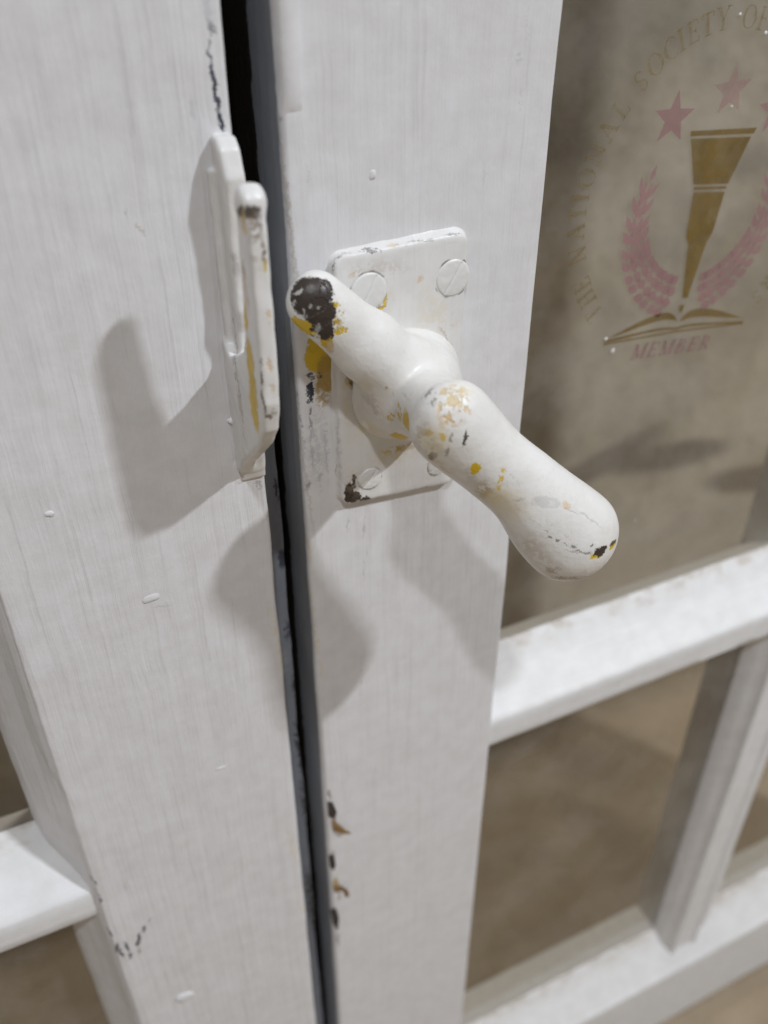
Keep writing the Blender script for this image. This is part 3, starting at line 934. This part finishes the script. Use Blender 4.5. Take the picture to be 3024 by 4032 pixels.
# paint-clogged screw heads and lumps on the keeper's leaf against the stile
for k, (px, py, rx, ry, rz) in enumerate([(925, 1070, 1.5, .45, 3.4), (938, 1235, 1.3, .6, 2.2), (950, 1850, 2.6, .55, 4.2)]):
    p = at(px, py, 0) * 1000
    blob('paint_lump', (p.x, 0.3, p.z), (rx, ry, rz), m_plain, keeper, 40 + k * 2.7)

# ------------------------------------------------------------------ emblem on the glass
DY = GY - 0.05
decal = thing('window_emblem', 'faded gold and pink torch, laurel and book emblem printed on the upper right pane', 'emblem', (0.099, DY * MM, 0.020))
m_gold = simple('faded_gold_print', (0.20, 0.125, 0.022, 1), 0.5, 0, 0.15, 0.25, 0, (0.93, 0.72))
m_goldtext = simple('faded_gold_lettering', (0.22, 0.155, 0.045, 1), 0.6, 0, 0.2, 0.2, 0, (0.62, 0.22))
m_pink = simple('faded_pink_print', (0.36, 0.19, 0.20, 1), 0.6, 0, 0.1, 0.2, 0, (0.80, 0.66))
m_pinktext = simple('faded_pink_lettering', (0.30, 0.15, 0.16, 1), 0.6, 0, 0.3, 0.2, 0, (0.9, 0.65))
m_fade = simple('nearly_gone_pink_print', (0.36, 0.20, 0.20, 1), 0.6, 0, 0.1, 0.2, 0, (0.55, 0.35))
EC = (99.9, 22.0)
TILT = math.radians(-3.4)


def decal_part(name, polys, mat, parent=decal):
    V, F = [], []
    for k, P in enumerate(polys):
        b = len(V)
        dy = DY - 0.012 * k
        V += [(x * MM, dy * MM, z * MM) for x, z in P]
        F.append(tuple(range(b, b + len(P))))
    me = pymesh(name, V, F)
    bm_ = bmesh.new()
    bm_.from_mesh(me)
    for f in bm_.faces:
        if f.normal.y > 0:
            f.normal_flip()
    bm_.to_mesh(me)
    bm_.free()
    return new_obj(name, me, mat, parent, False)


def star(cx, cz, r, rot):
    return [(cx + (r if i % 2 == 0 else r * .42) * math.sin(math.radians(rot + 36 * i)), cz + (r if i % 2 == 0 else r * .42) * math.cos(math.radians(rot + 36 * i))) for i in range(10)]


decal_part('star', [star(83.8, 43.2, 6.6, 3)], m_pink)
decal_part('star', [star(101.4, 48.2, 6.4, -2)], m_fade)
decal_part('star', [star(118.4, 42.6, 6.6, -6)], m_pink)
decal_part('torch', [
    [(90.2, 39.6), (112.9, 38.3), (112.2, 36.9), (90.4, 38.3)],
    [(90.6, 37.7), (111.5, 36.2), (106.9, 24.6), (94.6, 25.8)],
    [(94.8, 25.2), (106.6, 24.0), (106.4, 23.3), (94.9, 24.4)],
    [(95.1, 23.8), (106.3, 22.6), (105.2, 13.4), (104.9, 11.8), (103.4, 8.8), (102.8, 6), (100.6, -6.6), (98.7, -6.3), (97.2, 5), (96.8, 9.5), (95.7, 11.5), (95.5, 13.0)],
    [(98.2, -8.4), (99.9, -8.5), (99.8, -10.0), (99.1, -11.2), (98.4, -10.0)]], m_gold)


def bez(P, n=14):
    out = []
    for i in range(n + 1):
        t = i / n
        a = [(1 - t) ** 3, 3 * t * (1 - t) ** 2, 3 * t * t * (1 - t), t ** 3]
        out.append((sum(a[k] * P[k][0] for k in range(4)), sum(a[k] * P[k][1] for k in range(4))))
    return out


pl = bez([(98.6, -13.6), (95.5, -8.2), (91, -8.6), (74.0, -13.9)]) + bez([(74.0, -13.9), (84, -13.0), (94, -10.2), (98.6, -13.6)])[1:-1]
pr = bez([(99.4, -13.8), (102, -9.0), (108, -9.8), (124.4, -17.2)]) + bez([(124.4, -17.2), (115, -15.6), (104, -11.8), (99.4, -13.8)])[1:-1]
band = lambda P, w_: P + [(x, z - w_) for x, z in reversed(P)]
decal_part('book', [pl, pr, band(bez([(72.6, -14.3), (82, -14.6), (92, -13.4), (98.4, -15.4)]), .75), band(bez([(98.4, -15.4), (104, -14.4), (114, -17.0), (125.2, -18.3)]), .75),
                    band([(72.4, -15.2), (99, -16.4), (125.4, -18.9)], .5)], m_gold)


def leaf(cx, cz, ang, L, W):
    a = math.radians(ang)
    ux, uz = math.cos(a), math.sin(a)
    out = []
    for s, w_ in ((-.5, 0.05), (-.3, .34), (-.02, .5), (.25, .34), (.5, 0), (.25, -.34), (-.02, -.5), (-.3, -.34)):
        out.append((cx + ux * s * L - uz * w_ * W, cz + uz * s * L + ux * w_ * W))
    return out


def branch(P, flip):
    polys = []
    n = 12
    pts = bez(P, n)
    for i in range(n):
        (x0, z0), (x1, z1) = pts[i], pts[i + 1]
        a = math.degrees(math.atan2(z1 - z0, x1 - x0))
        q = math.hypot(z1 - z0, x1 - x0)
        nx, nz = -(z1 - z0) / q, (x1 - x0) / q
        k = 1.3 - .85 * (i / n) ** 1.5
        for off, da, sh, sc in ((3.7, 26, .9, 1.0), (1.25, 9, 0, 1.05), (-1.25, -9, 0, 1.05), (-3.7, -26, .9, 1.0)):
            s = sh + (0.0 if i % 2 else 0.35)
            polys.append(leaf(x0 + nx * off * k + s * (x1 - x0) / q, z0 + nz * off * k + s * (z1 - z0) / q, a + da, q * 1.22 * sc, 2.5 * k))
    polys.append(leaf(pts[-1][0], pts[-1][1], math.degrees(math.atan2(pts[-1][1] - pts[-2][1], pts[-1][0] - pts[-2][0])), 4.2, 1.6))
    return polys


decal_part('laurel_branch', branch([(93.5, -5.2), (83.0, -1.5), (71.8, 11.0), (79.8, 30.5)], 1), m_pink)
decal_part('laurel_branch', branch([(105.4, -5.9), (116.0, -3.2), (127.6, 8.5), (121.6, 28.2)], -1), m_pink)


# serif lettering drawn as strokes in a unit box (height 1)
def bar(x0, y0, x1, y1, w_):
    L = math.hypot(x1 - x0, y1 - y0)
    nx, ny = -(y1 - y0) / L * w_ / 2, (x1 - x0) / L * w_ / 2
    return [(x0 + nx, y0 + ny), (x1 + nx, y1 + ny), (x1 - nx, y1 - ny), (x0 - nx, y0 - ny)]


def arcs(cx, cy, rx, ry, a0, a1, thick, thin, n=18):
    out = []
    for i in range(n):
        q = []
        for j in (i, i + 1):
            a = math.radians(a0 + (a1 - a0) * j / n)
            wv = thin + (thick - thin) * abs(math.cos(a))
            q.append(((cx + rx * math.cos(a), cy + ry * math.sin(a)), (cx + (rx - wv) * math.cos(a), cy + (ry - thin) * math.sin(a))))
        out.append([q[0][0], q[1][0], q[1][1], q[0][1]])
    return out


TK, TN, SF = .17, .07, .06
ser = lambda x, y, w_=.36: [(x - w_ / 2, y), (x + w_ / 2, y), (x + w_ / 2, y + SF), (x - w_ / 2, y + SF)]
GL = {
    'I': (.34, [bar(.17, 0, .17, 1, TK), ser(.17, 0), ser(.17, .94)]),
    'T': (.72, [bar(.36, 0, .36, 1, TK), ser(.36, 0), bar(.02, .96, .70, .96, .08), bar(.04, .96, .04, .76, .06), bar(.68, .96, .68, .76, .06)]),
    'H': (.86, [bar(.18, 0, .18, 1, TK), bar(.68, 0, .68, 1, TK), bar(.18, .5, .68, .5, TN), ser(.18, 0), ser(.18, .94), ser(.68, 0), ser(.68, .94)]),
    'E': (.68, [bar(.18, 0, .18, 1, TK), bar(.02, .965, .62, .965, TN), bar(.02, .035, .64, .035, TN), bar(.18, .52, .48, .52, TN), bar(.60, .96, .60, .76, .06), bar(.62, .04, .62, .26, .06), bar(.47, .40, .47, .64, .06)]),
    'F': (.64, [bar(.18, 0, .18, 1, TK), bar(.02, .965, .60, .965, TN), ser(.18, 0), bar(.18, .52, .46, .52, TN), bar(.58, .96, .58, .76, .06), bar(.45, .40, .45, .64, .06)]),
    'N': (.90, [bar(.16, 0, .16, 1, TN), bar(.76, 0, .76, 1, TN), bar(.14, .98, .74, .02, TK), ser(.16, 0, .3), ser(.10, .94, .3), ser(.76, .94, .3)]),
    'A': (.86, [bar(.12, 0, .44, 1, TN), bar(.42, 1, .72, 0, TK), bar(.22, .34, .62, .34, TN), ser(.12, 0, .28), ser(.72, 0, .32)]),
    'L': (.64, [bar(.18, 0, .18, 1, TK), ser(.18, .94), bar(.02, .035, .60, .035, TN), bar(.58, .04, .58, .28, .06)]),
    'Y': (.80, [bar(.40, 0, .40, .46, TK), bar(.40, .45, .10, 1, TK), bar(.40, .45, .70, 1, TN), ser(.40, 0), ser(.10, .94, .3), ser(.70, .94, .28)]),
    'O': (.92, arcs(.46, .5, .44, .5, 0, 360, .17, .05, 26)),
    'C': (.80, arcs(.46, .5, .44, .5, 45, 315, .17, .05, 20) + [bar(.74, .66, .74, .94, .06)]),
    'S': (.62, arcs(.31, .74, .26, .26, 20, 270, .13, .09, 12) + arcs(.31, .27, .27, .27, 90, -160, .13, .09, 12)),
    'R': (.78, [bar(.18, 0, .18, 1, TK), ser(.18, 0), bar(.02, .965, .30, .965, TN), bar(.36, .48, .70, .02, TK), bar(.2, .48, .34, .48, TN)] + arcs(.32, .73, .28, .27, -90, 90, .16, .07, 10)),
    'M': (1.0, [bar(.14, 0, .14, 1, TN), bar(.84, 0, .84, 1, TK), bar(.14, .98, .48, .02, TK), bar(.48, .02, .82, .98, TN), ser(.14, 0, .28), ser(.84, 0, .34), ser(.10, .94, .26), ser(.88, .94, .26)]),
    'B': (.74, [bar(.18, 0, .18, 1, TK), bar(.02, .965, .32, .965, TN), bar(.02, .035, .34, .035, TN), bar(.18, .52, .34, .52, TN)] + arcs(.32, .76, .27, .24, -90, 90, .16, .06, 10) + arcs(.34, .27, .31, .27, -90, 90, .16, .06, 10)),
}


def letter(ch, cx, cz, ang, H, mat, slant=0.0, wid=1.0):
    w_, polys = GL[ch]
    a = math.radians(ang)
    ca, sa = math.cos(a), math.sin(a)
    out = []
    for P in polys:
        q = []
        for (u, v) in P:
            u2, v2 = (u - w_ / 2 + slant * (v - .5)) * H * wid, (v - .5) * H
            q.append((cx + u2 * ca - v2 * sa, cz + u2 * sa + v2 * ca))
        out.append(q)
    decal_part('letter', out, mat)


def on_arc(x, z, ch, H=5.2):
    th = math.degrees(math.atan2(z - 22.0, x - 99.9))
    letter(ch, x, z, th - 90, H, m_goldtext)


for ch, x, z in [('T', 67.4, -5.4), ('H', 64.4, -0.6), ('E', 62.2, 3.6),
                 ('N', 59.4, 12.0), ('A', 58.0, 18.2), ('T', 57.9, 23.2), ('I', 58.2, 27.0), ('O', 59.2, 31.6), ('N', 61.0, 37.2), ('A', 63.8, 42.3), ('L', 66.9, 46.9),
                 ('S', 71.6, 52.6), ('O', 75.2, 56.0), ('C', 79.1, 59.0), ('I', 82.1, 60.7), ('E', 85.3, 62.2), ('T', 89.4, 63.6), ('Y', 94.0, 64.6),
                 ('O', 102.2, 64.6), ('F', 107.0, 63.9), ('S', 128.6, -11.2), ('R', 131.6, -7.6)]:
    on_arc(x, z, ch)
for ch, x in zip('MEMBER', (86.2, 91.3, 96.6, 102.0, 106.6, 111.4)):
    letter(ch, x, -20.4 - (x - 86) * .088, -4.5, 4.6, m_pinktext, 0.22, 1.08)

# specks of dried paint on the glass
m_speck = simple('dried_paint_speck', (0.8, 0.78, 0.74, 1), 0.3)
for k, (px, py, r) in enumerate([(2413, 1383, 0.75), (2914, 57, .45), (3015, 130, .5), (2385, 1335, .6), (2880, 420, .35), (2500, 2050, .3), (2710, 2660, .35)]):
    p = at(px, py, DY * MM) * 1000
    blob('paint_speck', (p.x, DY, p.z), (r, .25, r), m_speck, right, k * 1.9, 4, 10)
